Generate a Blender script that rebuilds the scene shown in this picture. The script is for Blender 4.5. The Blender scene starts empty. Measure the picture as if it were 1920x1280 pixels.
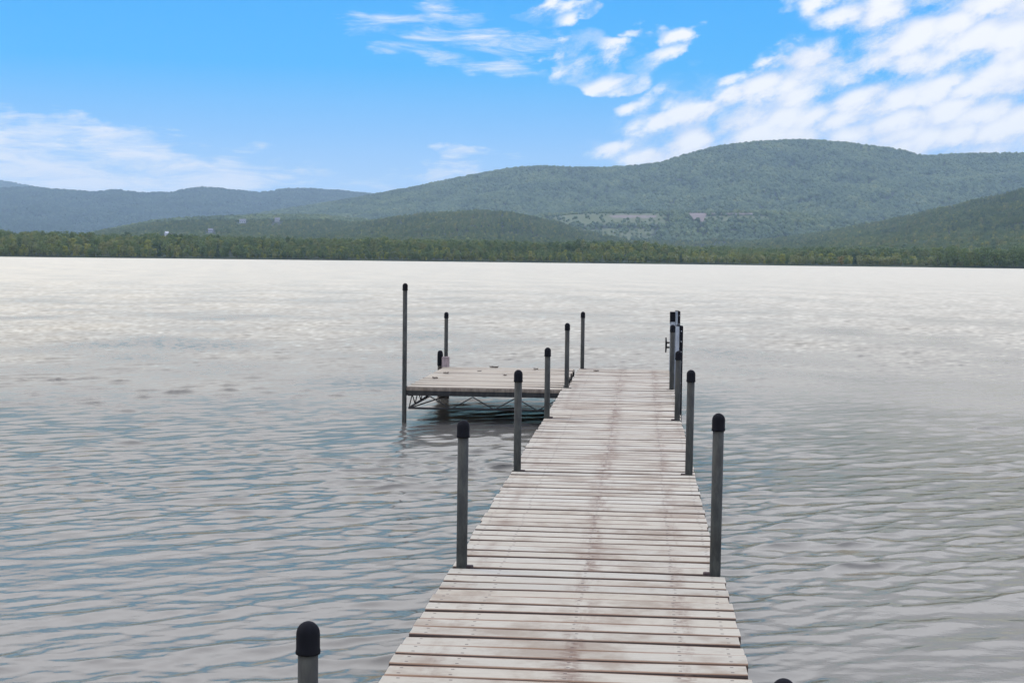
import bpy, math, random
import numpy as np

R = math.radians
C = bpy.context.scene.collection
scene = bpy.context.scene
rng = np.random.default_rng(7)
random.seed(7)

# ------------------------------------------------------------------ helpers
def tag(o, label=None, cat=None, group=None, kind=None):
    if label: o['label'] = label
    if cat: o['category'] = cat
    if group: o['group'] = group
    if kind: o['kind'] = kind
    return o

def empty(name, loc, rz=0.0):
    o = bpy.data.objects.new(name, None); C.objects.link(o)
    o.location = loc; o.rotation_euler = (0, 0, rz); o.empty_display_size = .3
    return o

class MB:
    """collects simple shapes and links them as one mesh object"""
    def __init__(self): self.v = []; self.f = []; self.smooth = []; self.uv = []
    def add(self, vs, fs, smooth=False, uvs=None):
        b = len(self.v)
        self.v += [tuple(p) for p in vs]
        for k, f in enumerate(fs):
            self.f.append(tuple(b + i for i in f)); self.smooth.append(smooth)
            self.uv.append(uvs[k] if uvs else [(0, 0)] * len(f))
    def box(self, x0, x1, y0, y1, z0, z1, bev=0.0):
        if bev <= 0:
            vs = [(x, y, z) for z in (z0, z1) for y in (y0, y1) for x in (x0, x1)]
            self.add(vs, [(0, 2, 3, 1), (4, 5, 7, 6), (0, 1, 5, 4), (2, 6, 7, 3), (0, 4, 6, 2), (1, 3, 7, 5)])
        else:
            b = bev
            def ring(z, i): return [(x0+i+b, y0+i, z), (x1-i-b, y0+i, z), (x1-i, y0+i+b, z), (x1-i, y1-i-b, z),
                                    (x1-i-b, y1-i, z), (x0+i+b, y1-i, z), (x0+i, y1-i-b, z), (x0+i, y0+i+b, z)]
            vs = ring(z0, b*.6) + ring(z0+b, 0) + ring(z1-b, 0) + ring(z1, b*.6)
            fs = [tuple(range(7, -1, -1)), tuple(range(24, 32))]
            for k in range(3):
                for i in range(8):
                    j = (i+1) % 8
                    fs.append((k*8+i, k*8+j, k*8+8+j, k*8+8+i))
            self.add(vs, fs)
    def tube(self, a, b, r, n=10, r2=None):
        a = np.array(a, float); b = np.array(b, float); d = b-a; d /= np.linalg.norm(d)
        u = np.cross(d, (0, 0, 1) if abs(d[2]) < .9 else (1, 0, 0)); u /= np.linalg.norm(u); w = np.cross(d, u)
        r2 = r if r2 is None else r2
        vs = []
        for p, q in ((a, r), (b, r2)):
            for i in range(n):
                t = 2*math.pi*i/n; vs.append(p + q*(u*math.cos(t)+w*math.sin(t)))
        fs = [(i, (i+1) % n, n+(i+1) % n, n+i) for i in range(n)]
        self.add(vs, fs, True)
        self.add(vs[:n], [tuple(range(n-1, -1, -1))]); self.add(vs[n:], [tuple(range(n))])
    def lathe(self, prof, n=24, c=(0, 0)):
        vs = []
        for r, z in prof:
            for i in range(n):
                t = 2*math.pi*i/n; vs.append((c[0]+r*math.cos(t), c[1]+r*math.sin(t), z))
        fs = []
        for k in range(len(prof)-1):
            for i in range(n):
                j = (i+1) % n; fs.append((k*n+i, k*n+j, (k+1)*n+j, (k+1)*n+i))
        fs.append(tuple(range(n-1, -1, -1))); fs.append(tuple((len(prof)-1)*n+i for i in range(n)))
        self.add(vs, fs, True)
    def build(self, name, mat, parent=None, loc=(0, 0, 0), off=(0, 0, 0), uv=False):
        me = bpy.data.meshes.new(name)
        vs = [(x-off[0], y-off[1], z-off[2]) for x, y, z in self.v]
        me.from_pydata(vs, [], self.f)
        me.polygons.foreach_set('use_smooth', self.smooth)
        if uv:
            l = me.uv_layers.new(name='board')
            l.data.foreach_set('uv', np.array([c for f in self.uv for p in f for c in p], np.float32))
        me.materials.append(mat); me.update()
        o = bpy.data.objects.new(name, me); C.objects.link(o); o.location = loc
        if parent: o.parent = parent
        return o

# ------------------------------------------------------------------ node helpers
class NT:
    def __init__(self, tree): self.t = tree; self.n = tree.nodes; self.l = tree.links
    def node(self, typ, **kw):
        o = self.n.new(typ)
        for k, v in kw.items(): setattr(o, k, v)
        return o
    def put(self, sock, v):
        if isinstance(v, bpy.types.NodeSocket): self.l.new(v, sock)
        elif v is not None: sock.default_value = v
    def m(self, op, a, b=None, c=None, clamp=False):
        o = self.node('ShaderNodeMath', operation=op, use_clamp=clamp)
        for i, v in enumerate((a, b, c)):
            if v is not None: self.put(o.inputs[i], v)
        return o.outputs[0]
    def step(self, x, lo, hi, a=0., b=1., smooth=True):
        o = self.node('ShaderNodeMapRange', interpolation_type='SMOOTHSTEP' if smooth else 'LINEAR')
        self.put(o.inputs['Value'], x)
        for k, v in (('From Min', lo), ('From Max', hi), ('To Min', a), ('To Max', b)): self.put(o.inputs[k], v)
        return o.outputs['Result']
    def mix(self, f, a, b, blend='MIX'):
        o = self.node('ShaderNodeMix', data_type='RGBA', blend_type=blend)
        self.put(o.inputs[0], f); self.put(o.inputs[6], a if isinstance(a, bpy.types.NodeSocket) else (*a, 1))
        self.put(o.inputs[7], b if isinstance(b, bpy.types.NodeSocket) else (*b, 1))
        return o.outputs[2]
    def noise(self, vec, scale, detail=3., rough=.55, dist=0., w=None):
        o = self.node('ShaderNodeTexNoise', noise_dimensions='4D' if w is not None else '3D')
        if vec is not None: self.put(o.inputs['Vector'], vec)
        if w is not None: self.put(o.inputs['W'], w)
        self.put(o.inputs['Scale'], scale); self.put(o.inputs['Detail'], detail)
        self.put(o.inputs['Roughness'], rough); self.put(o.inputs['Distortion'], dist)
        return o.outputs['Fac']
    def ramp(self, x, stops):
        o = self.node('ShaderNodeValToRGB'); e = o.color_ramp.elements
        while len(e) < len(stops): e.new(.5)
        for k, (p, c) in enumerate(stops): e[k].position = p; e[k].color = (*c, 1)
        self.put(o.inputs[0], x); return o.outputs[0]
    def comb(self, x, y, z):
        o = self.node('ShaderNodeCombineXYZ')
        for i, v in enumerate((x, y, z)): self.put(o.inputs[i], v)
        return o.outputs[0]
    def sep(self, v):
        o = self.node('ShaderNodeSeparateXYZ'); self.put(o.inputs[0], v); return o.outputs

def new_mat(name):
    m = bpy.data.materials.new(name); m.use_nodes = True
    nt = NT(m.node_tree); nt.n.clear()
    out = nt.node('ShaderNodeOutputMaterial'); p = nt.node('ShaderNodeBsdfPrincipled')
    nt.l.new(p.outputs[0], out.inputs['Surface'])
    return m, nt, p, out

def bump(nt, p, h, strength, dist):
    b = nt.node('ShaderNodeBump'); b.inputs['Strength'].default_value = strength
    b.inputs['Distance'].default_value = dist; nt.put(b.inputs['Height'], h)
    nt.l.new(b.outputs[0], p.inputs['Normal'])

# ------------------------------------------------------------------ materials
def wood_mat(name, tone, tan, stain_amt):
    """bleached boards: grain along the board, brown weathering at edges and over the stringers"""
    m, nt, p, _ = new_mat(name)
    uv = nt.node('ShaderNodeUVMap', uv_map='board').outputs[0]
    u, v, _ = nt.sep(uv)                       # u metres along the board (+ random offset), v = board number + 0..1 across
    bid = nt.m('FLOOR', v); fv = nt.m('FRACT', v)
    wn = nt.node('ShaderNodeTexWhiteNoise', noise_dimensions='1D'); nt.put(wn.inputs['W'], bid)
    rnd = wn.outputs['Value']; rc = nt.sep(wn.outputs['Color'])
    pos = nt.node('ShaderNodeNewGeometry').outputs['Position']
    px, py, pz = nt.sep(pos)
    gv = nt.comb(nt.m('MULTIPLY', u, 1.6), nt.m('MULTIPLY', v, 9.), bid)
    grain = nt.noise(gv, 3.0, 5., .65, .6)
    fine = nt.noise(nt.comb(nt.m('MULTIPLY', u, 7.), nt.m('MULTIPLY', v, 38.), bid), 2.0, 3., .6)
    patch = nt.noise(nt.comb(px, py, nt.m('MULTIPLY', rnd, .45)), 2.3, 5., .65)
    col = nt.mix(nt.step(grain, .3, .72), tuple(c*.80 for c in tone), tuple(min(1, c*1.10) for c in tone))
    col = nt.mix(nt.m('MULTIPLY', nt.step(fine, .52, .72), .45), col, tuple(c*.62 for c in tone))
    # board to board tone
    col = nt.mix(nt.m('MULTIPLY', rnd, .5), col, tuple(c*.72 for c in tone))
    col = nt.mix(nt.m('MULTIPLY', rc[1], .55), col, tan)
    # broad tea-coloured weathering
    col = nt.mix(nt.m('MULTIPLY', nt.step(patch, .47, .66), .5*stain_amt), col, (.19, .14, .085))
    # edge staining, stronger on the shore-side boards, broken by noise along the board
    edge = nt.m('ABSOLUTE', nt.m('SUBTRACT', fv, .5))
    en = nt.noise(nt.comb(nt.m('MULTIPLY', u, 2.2), bid, 0.), 1.4, 4., .6)
    ew = nt.m('ADD', nt.m('MULTIPLY', en, .36), .16)
    es = nt.step(nt.m('ADD', nt.m('ADD', edge, nt.m('MULTIPLY', ew, .5)), nt.step(py, 6.5, 4., 0., .035)), .55, .66)
    col = nt.mix(nt.m('MULTIPLY', es, .66*stain_amt), col, nt.mix(nt.step(py, 9., 4.), (.115, .070, .042), (.185, .098, .045)))
    col = nt.mix(nt.step(edge, .462, .492), col, (.045, .03, .02))  # board rims coloured near black to deepen the shade in the gaps
    # rubbed brown patches over the three stringers (fasteners)
    tot = None
    for x0, wd, amp in ((.03, .10, 1.), (.42, .075, .8), (-.45, .06, .55)):
        d = nt.m('ABSOLUTE', nt.m('SUBTRACT', px, x0))
        s = nt.m('MULTIPLY', nt.step(d, wd, 0.), amp)
        tot = s if tot is None else nt.m('MAXIMUM', tot, s)
    sn = nt.noise(nt.comb(nt.m('MULTIPLY', px, 5.), nt.m('MULTIPLY', py, .8), nt.m('MULTIPLY', rnd, 1.1)), 1.6, 5., .68)
    sn2 = nt.noise(nt.comb(nt.m('MULTIPLY', px, 11.), nt.m('MULTIPLY', py, 40.), 0.), 1.5, 3., .6)
    st = nt.m('MULTIPLY', tot, nt.m('MULTIPLY', nt.step(sn, .42, .60), nt.step(sn2, .34, .6)))
    col = nt.mix(nt.m('MULTIPLY', st, .78*stain_amt), col, (.15, .098, .06))
    # screw heads, two per board over each stringer
    sc_ = None
    for x0 in (.02, .40, -.36, .575, -.535):
        a_ = nt.m('MULTIPLY', nt.step(nt.m('ABSOLUTE', nt.m('SUBTRACT', px, nt.m('ADD', x0, nt.m('MULTIPLY', nt.m('SUBTRACT', rnd, .5), .02)))), .0075, .004), nt.step(nt.m('ABSOLUTE', nt.m('SUBTRACT', edge, .26)), .055, .03))
        sc_ = a_ if sc_ is None else nt.m('MAXIMUM', sc_, a_)
    col = nt.mix(nt.m('MULTIPLY', sc_, .75), col, (.06, .04, .03))
    # knots
    vo = nt.node('ShaderNodeTexVoronoi', feature='F1'); nt.put(vo.inputs['Vector'], nt.comb(nt.m('MULTIPLY', u, 1.0), nt.m('MULTIPLY', v, .30), bid))
    vo.inputs['Scale'].default_value = 2.6
    col = nt.mix(nt.m('MULTIPLY', nt.step(vo.outputs['Distance'], .075, .035), .6), col, (.20, .13, .09))
    nt.put(p.inputs['Base Color'], col); p.inputs['Roughness'].default_value = .78
    p.inputs['Specular IOR Level'].default_value = .3
    bump(nt, p, nt.m('ADD', grain, nt.m('MULTIPLY', fine, .6)), .5, .006)
    return m

def metal_mat(name, base, rough, metallic, var=.35):
    m, nt, p, _ = new_mat(name)
    pos = nt.node('ShaderNodeNewGeometry').outputs['Position']
    x, y, z = nt.sep(pos)
    n1 = nt.noise(nt.comb(nt.m('MULTIPLY', x, 1.), nt.m('MULTIPLY', y, 1.), nt.m('MULTIPLY', z, .35)), 30., 4., .65)
    n2 = nt.noise(pos, 5., 3., .6)
    col = nt.mix(nt.step(n1, .35, .7), tuple(c*(1-var) for c in base), tuple(c*(1+var) for c in base))
    col = nt.mix(nt.m('MULTIPLY', nt.step(n2, .5, .75), .35), col, (base[0]*1.1, base[1]*.92, base[2]*.7))
    nt.put(p.inputs['Base Color'], col); p.inputs['Metallic'].default_value = metallic
    nt.put(p.inputs['Roughness'], nt.m('ADD', nt.m('MULTIPLY', n1, .25), rough))
    p.inputs['Specular IOR Level'].default_value = .12 if max(base) < .02 else .3
    bump(nt, p, n1, .15, .002)
    return m

M_wood = wood_mat('bleached_boards', (.405, .374, .278), (.35, .295, .195), 1.3)
M_tan = wood_mat('tan_boards', (.365, .322, .225), (.33, .275, .18), .7)
M_pipe = metal_mat('galvanised_pipe', (.038, .038, .029), .65, .1)
M_frame = metal_mat('dark_frame', (.024, .023, .019), .65, .1)
M_clamp = metal_mat('rusty_clamp', (.07, .05, .042), .7, .3)
M_cap = metal_mat('black_rubber_cap', (.006, .006, .007), .72, 0., .2)
M_strip = metal_mat('grey_bumper', (.26, .275, .27), .5, 0., .15)
M_fascia = metal_mat('weathered_fascia', (.17, .135, .095), .8, 0., .3)
M_timber = metal_mat('grey_timber', (.24, .185, .165), .8, 0., .25)
M_pile = metal_mat('dark_timber', (.05, .042, .03), .85, 0., .3)
M_leafdead = metal_mat('dead_leaf', (.055, .035, .022), .8, 0., .3)
M_white = metal_mat('white_siding', (.38, .38, .37), .6, 0., .05)
M_roof = metal_mat('grey_shingles', (.16, .16, .17), .8, 0., .2)
M_glass, _nt, _p, _ = new_mat('window_glass'); _p.inputs['Base Color'].default_value = (.03, .035, .04, 1); _p.inputs['Roughness'].default_value = .1

def foliage_mat(name, stops, bright_noise=.35):
    m, nt, p, out = new_mat(name)
    rnd = nt.node('ShaderNodeObjectInfo').outputs['Random']
    pos = nt.node('ShaderNodeNewGeometry').outputs['Position']
    n = nt.noise(pos, .35, 3., .6)
    big = nt.noise(pos, .009, 5., .62)
    x = nt.m('ADD', nt.m('MULTIPLY', rnd, .55), nt.m('MULTIPLY', nt.m('SUBTRACT', n, .5), bright_noise))
    x = nt.m('ADD', x, nt.step(big, .35, .65, -.05, .5, False), clamp=True)  # broad tone patches imitate light and shadow over the woods, mixed into leaf colour
    nt.put(p.inputs['Base Color'], nt.ramp(x, stops))
    p.inputs['Roughness'].default_value = .75; p.inputs['Specular IOR Level'].default_value = .2
    tr = nt.node('ShaderNodeBsdfTranslucent'); nt.l.new(p.inputs['Base Color'].links[0].from_socket, tr.inputs['Color'])
    ms = nt.node('ShaderNodeMixShader'); ms.inputs[0].default_value = .25
    nt.l.new(p.outputs[0], ms.inputs[1]); nt.l.new(tr.outputs[0], ms.inputs[2]); nt.l.new(ms.outputs[0], out.inputs['Surface'])
    return m

F_dark = foliage_mat('leaves_dark', [(0, (.052, .086, .028)), (.5, (.108, .150, .042)), (1, (.17, .20, .055))])
F_olive = foliage_mat('leaves_olive', [(0, (.09, .115, .034)), (.5, (.155, .17, .048)), (1, (.22, .215, .060))])
F_yellow = foliage_mat('leaves_yellow_green', [(0, (.13, .155, .028)), (.5, (.21, .225, .038)), (1, (.29, .275, .055))])
F_pine = foliage_mat('needles', [(0, (.020, .040, .020)), (.6, (.036, .062, .026)), (1, (.05, .075, .03))])
F_orange = foliage_mat('leaves_orange', [(0, (.15, .115, .035)), (.5, (.20, .155, .048)), (1, (.25, .19, .06))])
F_shrub = foliage_mat('shrub_leaves', [(0, (.12, .15, .05)), (.5, (.19, .205, .07)), (1, (.26, .25, .095))])
F_hill = foliage_mat('hill_canopy', [(0, (.040, .068, .034)), (.45, (.088, .128, .052)), (.8, (.13, .168, .062)), (1, (.18, .20, .070))], .2)
F_ridge = foliage_mat('ridge_canopy', [(0, (.008, .024, .012)), (.5, (.026, .056, .026)), (1, (.065, .095, .040))], .2)
M_bark = metal_mat('bark', (.09, .07, .055), .9, 0., .3)

def ground_mat():
    m, nt, p, _ = new_mat('hill_ground')
    pos = nt.node('ShaderNodeNewGeometry').outputs['Position']
    soil = nt.node('ShaderNodeAttribute', attribute_name='soil').outputs['Fac']
    mead = nt.node('ShaderNodeAttribute', attribute_name='meadow').outputs['Fac']
    n = nt.noise(pos, .03, 5., .65)
    n2 = nt.noise(pos, .1, 4., .6)
    col = nt.mix(nt.step(n, .35, .65), (.013, .020, .009), (.028, .038, .015))
    col = nt.mix(nt.step(nt.m('ADD', mead, nt.m('MULTIPLY', nt.m('SUBTRACT', n, .5), .9)), .4, .6), col, nt.mix(n2, (.065, .09, .034), (.125, .13, .068)))
    col = nt.mix(nt.step(nt.m('ADD', soil, nt.m('MULTIPLY', nt.m('SUBTRACT', n2, .5), .9)), .4, .6), col, nt.mix(n2, (.13, .105, .085), (.20, .165, .14)))
    nt.put(p.inputs['Base Color'], col); p.inputs['Roughness'].default_value = .9
    p.inputs['Specular IOR Level'].default_value = .1
    return m
M_ground = ground_mat()

# ------------------------------------------------------------------ camera
cam_d = bpy.data.cameras.new('camera'); cam = bpy.data.objects.new('camera', cam_d); C.objects.link(cam)
yaw, pitch, roll = R(5.05), R(3.235), R(.66)
from mathutils import Matrix, Vector
fw = Vector((-math.sin(yaw)*math.cos(pitch), math.cos(yaw)*math.cos(pitch), -math.sin(pitch)))
rt0 = Vector((math.cos(yaw), math.sin(yaw), 0)); up0 = rt0.cross(fw)
rt = rt0*math.cos(roll) + up0*math.sin(roll); up = up0*math.cos(roll) - rt0*math.sin(roll)
cam.matrix_world = Matrix(((rt.x, up.x, -fw.x, .245), (rt.y, up.y, -fw.y, 0), (rt.z, up.z, -fw.z, 1.763), (0, 0, 0, 1)))
cam_d.sensor_width = 36; cam_d.lens = 36*2725/1920
cam_d.clip_start = .1; cam_d.clip_end = 40000
scene.camera = cam

# ------------------------------------------------------------------ sky, sun
SUN_AZ, SUN_EL = R(-62), R(54)        # azimuth from +Y towards +X
sun_d = bpy.data.lights.new('sun', 'SUN'); sun = bpy.data.objects.new('sun', sun_d); C.objects.link(sun)
sun_d.energy = 1.2; sun_d.angle = R(18); sun_d.color = (1., .86, .62)
sd = Vector((math.sin(SUN_AZ)*math.cos(SUN_EL), math.cos(SUN_AZ)*math.cos(SUN_EL), math.sin(SUN_EL)))
sun.rotation_euler = sd.to_track_quat('Z', 'Y').to_euler()

w = bpy.data.worlds.new('World'); scene.world = w; w.use_nodes = True
nt = NT(w.node_tree); nt.n.clear()
out = nt.node('ShaderNodeOutputWorld'); bg = nt.node('ShaderNodeBackground'); nt.l.new(bg.outputs[0], out.inputs[0])
bg.inputs['Strength'].default_value = .1
sky = nt.node('ShaderNodeTexSky', sky_type='NISHITA'); sky.sun_disc = False
sky.sun_elevation = SUN_EL; sky.sun_rotation = SUN_AZ; sky.air_density = 1.0; sky.dust_density = .6
gen = nt.node('ShaderNodeTexCoord').outputs['Generated']
dx, dy, dz = nt.sep(gen)
el = nt.m('MULTIPLY', nt.m('ARCSINE', dz), 180/math.pi)
az = nt.m('MULTIPLY', nt.m('ARCTAN2', dx, dy), 180/math.pi)
grad = nt.ramp(nt.m('DIVIDE', el, 20., clamp=True), [(.0, (5.4, 7.4, 9.8)), (.12, (4.2, 6.7, 10.)), (.24, (1.9, 5.4, 10.2)), (.37, (-.3, 4.5, 10.2)), (.50, (-1.6, 4.1, 10.2)), (.7, (-1., 3.2, 9.6))])
col = nt.mix(.94, sky.outputs[0], grad)
wz = nt.node('ShaderNodeTexNoise'); nt.put(wz.inputs['Vector'], nt.comb(nt.m('MULTIPLY', az, .42), nt.m('MULTIPLY', el, .8), 2.)); wz.inputs['Scale'].default_value = 1.; wz.inputs['Detail'].default_value = 4.
wzx, wzy, _z = nt.sep(wz.outputs['Color'])
azw = nt.m('ADD', az, nt.m('MULTIPLY', nt.m('SUBTRACT', wzx, .5), 5.)); elw = nt.m('ADD', el, nt.m('MULTIPLY', nt.m('SUBTRACT', wzy, .5), 2.6))
def blob(a0, e0, ra, re, amp, tilt=0.):
    a = nt.m('SUBTRACT', azw, a0); e = nt.m('SUBTRACT', elw, e0)
    ct, s_ = math.cos(R(tilt)), math.sin(R(tilt))
    p_ = nt.m('DIVIDE', nt.m('ADD', nt.m('MULTIPLY', a, ct), nt.m('MULTIPLY', e, s_)), ra)
    q_ = nt.m('DIVIDE', nt.m('SUBTRACT', nt.m('MULTIPLY', e, ct), nt.m('MULTIPLY', a, s_)), re)
    d = nt.m('SQRT', nt.m('ADD', nt.m('MULTIPLY', p_, p_), nt.m('MULTIPLY', q_, q_)))
    return nt.m('MULTIPLY', nt.step(d, 1.25, .55), amp)
def total(bl):
    t = bl[0]
    for b in bl[1:]: t = nt.m('MAXIMUM', t, b)
    return t
# heaped rows of cloud, tilted up to the east
th = R(20)
ua = nt.m('ADD', nt.m('MULTIPLY', az, math.cos(th)), nt.m('MULTIPLY', el, math.sin(th)))
ub = nt.m('SUBTRACT', nt.m('MULTIPLY', el, math.cos(th)), nt.m('MULTIPLY', az, math.sin(th)))
fb = nt.noise(nt.comb(nt.m('MULTIPLY', ua, .55), nt.m('MULTIPLY', ub, 1.0), 1.7), 1., 10., .70, .1)
wq = nt.noise(nt.comb(nt.m('MULTIPLY', ua, .5), nt.m('MULTIPLY', ub, .8), 9.), 1., 3., .5)
vo = nt.node('ShaderNodeTexVoronoi', feature='SMOOTH_F1'); vo.inputs['Scale'].default_value = 1.; vo.inputs['Smoothness'].default_value = .35
nt.put(vo.inputs['Vector'], nt.comb(nt.m('ADD', nt.m('MULTIPLY', ua, .66), nt.m('MULTIPLY', wq, 1.1)), nt.m('ADD', nt.m('MULTIPLY', ub, 1.55), nt.m('MULTIPLY', fb, .9)), 0.))
cn = nt.m('ADD', nt.m('MULTIPLY', nt.m('SUBTRACT', 1., vo.outputs['Distance']), .60), nt.m('MULTIPLY', fb, .66))
cn2 = nt.noise(nt.comb(nt.m('MULTIPLY', ua, .20), nt.m('MULTIPLY', ub, .42), 5.), 1., 2., .5)
reg = total([blob(11.8, 6.8, 8.5, 4.4, 1.08, 14), blob(4.8, 5.4, 6.6, 2.5, 1.05, 24), blob(-2.4, 7.8, 2.0, 1.5, .82, 20), blob(.6, 8.0, 1.6, 1.0, .76, 10), blob(-1.2, 7.1, 2.4, .8, .82, 3), blob(-3.4, 9.7, 1.5, .8, .66, 20), blob(1.2, 5.6, 4., 1.6, .8, 20), blob(13, 10, 8, 4, 1.02)])
dens = nt.m('ADD', nt.m('ADD', cn, nt.m('MULTIPLY', nt.m('SUBTRACT', cn2, .5), .5)), nt.m('MULTIPLY', nt.m('SUBTRACT', reg, 1.), .62))
cl1 = nt.m('MULTIPLY', nt.step(dens, .33, .70), nt.step(reg, .0, .45))
# thin streaks low over the hills and high up
sv = nt.comb(nt.m('MULTIPLY', az, .30), nt.m('MULTIPLY', el, 1.7), 8.)
sn = nt.noise(sv, 1., 6., .62, .5)
reg2 = total([blob(-22, 3.3, 9.5, 2.0, 1., -4), blob(-14, 2.6, 7, 1.1, .7, -3), blob(-7.6, 3.3, 3.6, .8, .8, 8), blob(-8.0, 8.7, 5.0, 1.5, .74, -6), blob(-5.6, 7.9, 2.4, 1.2, .72, 0)])
cl2 = nt.m('MULTIPLY', nt.step(nt.m('ADD', sn, nt.m('MULTIPLY', nt.m('SUBTRACT', reg2, 1.), .5)), .27, .62), nt.step(reg2, 0., .45, 0., 1.))
ccol = nt.mix(nt.step(cn, .45, .78), (7.4, 8.1, 9.7), (10.2, 10.2, 10.3))
col = nt.mix(nt.m('MULTIPLY', cl2, .9), col, (9.2, 9.4, 10.))
veil = nt.m('MULTIPLY', nt.step(fb, .36, .66), nt.step(reg, .45, 1.02, 0., .55))
col = nt.mix(veil, col, (8.8, 9.2, 10.1))
col = nt.mix(cl1, col, ccol)
# the cloud deck overhead, brighter around the veiled sun
on = nt.noise(nt.comb(nt.m('DIVIDE', dx, nt.m('ADD', dz, .15)), nt.m('DIVIDE', dy, nt.m('ADD', dz, .15)), 3.), 1.6, 5., .55)
sdot = nt.node('ShaderNodeVectorMath', operation='DOT_PRODUCT'); nt.put(sdot.inputs[0], gen); sdot.inputs[1].default_value = sd
glow = nt.step(sdot.outputs['Value'], .45, 1., 0., 1.)
ocol = nt.mix(on, (7.4, 7.5, 7.6), (9.6, 9.7, 9.8))
ocol = nt.mix(nt.step(el, 13., 23.), ocol, nt.mix(on, (18., 18.1, 18.3), (24., 24.1, 24.4)))
ocol = nt.mix(nt.step(el, 38., 56.), ocol, nt.mix(on, (9.5, 9.7, 10.), (13.5, 13.6, 14.)))
ocol = nt.mix(glow, ocol, (17.5, 17.4, 17.2))
ocol = nt.mix(1., ocol, (.95, 1.02, 1.375), 'MULTIPLY')
oc = nt.step(nt.m('ADD', el, nt.m('MULTIPLY', nt.m('SUBTRACT', on, .5), 1.)), 10.2, 11.4)
col = nt.mix(oc, col, ocol)
nt.put(bg.inputs['Color'], col)

# ------------------------------------------------------------------ lake
def build_lake():
    rows = [-30., -10., -3., 0., 1.5]
    y = 2.4
    while y < 830.:
        rows.append(y); y += min(14., max(.016, .5*y*y/2562.))
    rows += [860., 900., 960.]
    Y = np.array(rows); nr = len(Y)
    s = np.linspace(0, 1, 680)
    s = np.concatenate([[-1.2, -.55, -.2, -.06], s, [1.06, 1.2, 1.55, 2.2]])
    nc = len(s)
    yy = np.maximum(np.abs(Y), 2.4)
    xl = -(.50*yy+1.6); xr = .33*yy+1.6
    X = xl[:, None] + (xr-xl)[:, None]*s[None, :]
    ext = np.zeros_like(X)
    k = np.where(s < 0, s, np.where(s > 1, s-1, 0))
    ext = k[None, :]*np.maximum(60., .3*yy)[:, None]*6
    X = X + ext
    YY = np.repeat(Y[:, None], nc, 1)
    dY = np.gradient(Y)[:, None]
    DX = np.zeros_like(X); DY = np.zeros_like(X); Z = np.zeros_like(X); lost = np.zeros_like(X)
    g = np.random.default_rng(11)
    # gust patches and the calmer water in the lee close to shore
    def lowfreq(sc, n=7):
        a = np.zeros_like(X)
        for _ in range(n):
            th = g.uniform(0, 2*np.pi); kk = 2*np.pi/(sc*g.uniform(.6, 1.8))
            a += np.sin(kk*(X*np.cos(th)+YY*np.sin(th)*.6)+g.uniform(0, 6.28))
        return a/np.sqrt(n/2)
    gust = 1 + .28*lowfreq(7.) + .22*lowfreq(2.6)
    gust = np.clip(gust, .25, 2.)
    lee_lo = .80 - .38*np.clip((X+.8)/1.6, 0, 1)
    lee = lee_lo + (1-lee_lo)*np.clip((YY-4.)/9., 0, 1)
    ang0 = np.radians(34+90)           # crests run 34 degrees off the cross direction
    comps = []
    for i in range(96):
        lam = float(np.exp(np.clip(g.normal(np.log(.235), .60), np.log(.09), np.log(1.8))))
        th = ang0 + np.radians(g.normal(0, 13 if lam > .35 else 24))
        comps.append((lam, th))
    for lam, th in comps:
        kk = 2*np.pi/lam
        slope = .0185*(1.0 if lam < .55 else .6)
        if lam < .17: slope *= .75
        # resolved share
        proj = np.maximum(np.abs(np.sin(th))*dY, .004)
        keep = np.clip((lam/(2.6*proj)-.55)/.9, 0, 1)
        loc = gust*(lee if lam < .8 else .5+.5*lee)
        ph = kk*(X*np.cos(th)+YY*np.sin(th)) + g.uniform(0, 6.28) + .5*np.sin(.9*X+.5*YY+g.uniform(0, 6))
        A_ = slope/kk*keep*loc; Z += A_*(np.sin(ph)+.28*np.sin(2*ph)); cph = np.cos(ph); DX += 1.7*A_*cph*np.cos(th); DY += 1.7*A_*cph*np.sin(th)
        lost += (slope*loc)**2/2*(1-keep**2)
    off = np.clip((YY-16)/30., 0, 1)
    for i in range(60):
        lam = float(np.exp(g.uniform(np.log(.45), np.log(1.9)))); th = ang0 + np.radians(g.normal(-14, 40)); kk = 2*np.pi/lam
        proj = np.maximum(np.abs(np.sin(th))*dY, .004); keep = np.clip((lam/(2.4*proj)-.5)/.8, 0, 1)
        slope = .009
        Z += slope/kk*keep*off*(.55+.45*gust)*np.sin(kk*(X*np.cos(th)+YY*np.sin(th))+g.uniform(0, 6.28))
        lost += (slope*off)**2/2*(1-keep**2)
    far = np.clip((YY-25)/120., 0, 1)
    sig2 = (lost*.42 + .004*far)*np.clip(1+.12*lowfreq(70.), .6, 1.5)
    Z *= np.clip((s > -.3) & (s < 1.3), 0, 1)[None, :]
    # facets of ripples too fine for the mesh: a tilt per vertex, mostly towards the windward (near) side
    t_ = np.clip((YY-12.5)/15., 0, 1); t_ = t_*t_*(3-2*t_)
    fade = np.clip(1.-np.log(np.maximum(YY, 1)/26.)/1.5, .04, 1.)
    w1 = g.normal(size=X.shape); w2 = g.normal(size=X.shape)
    k3 = lambda a: (np.roll(a, 1, 1)+1.6*a+np.roll(a, -1, 1))/2.15
    k5 = lambda a: (np.roll(a, 2, 1)+np.roll(a, 1, 1)+a+np.roll(a, -1, 1)+np.roll(a, -2, 1))/2.24
    w1 = .8*k3(w1)+.35*k5(g.normal(size=X.shape))
    w1 = (w1+.4*np.roll(w1, 1, 0))/1.08
    fy = t_*(-.050-.045*fade+.072*fade*w1); fx = t_*.02*fade*k3(w2)
    alpha = np.sqrt(2*sig2)*1.2 + .004 + .018*np.clip((YY-12)/20., 0, 1)
    rough = np.sqrt(alpha)
    me = bpy.data.meshes.new('lake')
    nv = nr*nc
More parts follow.
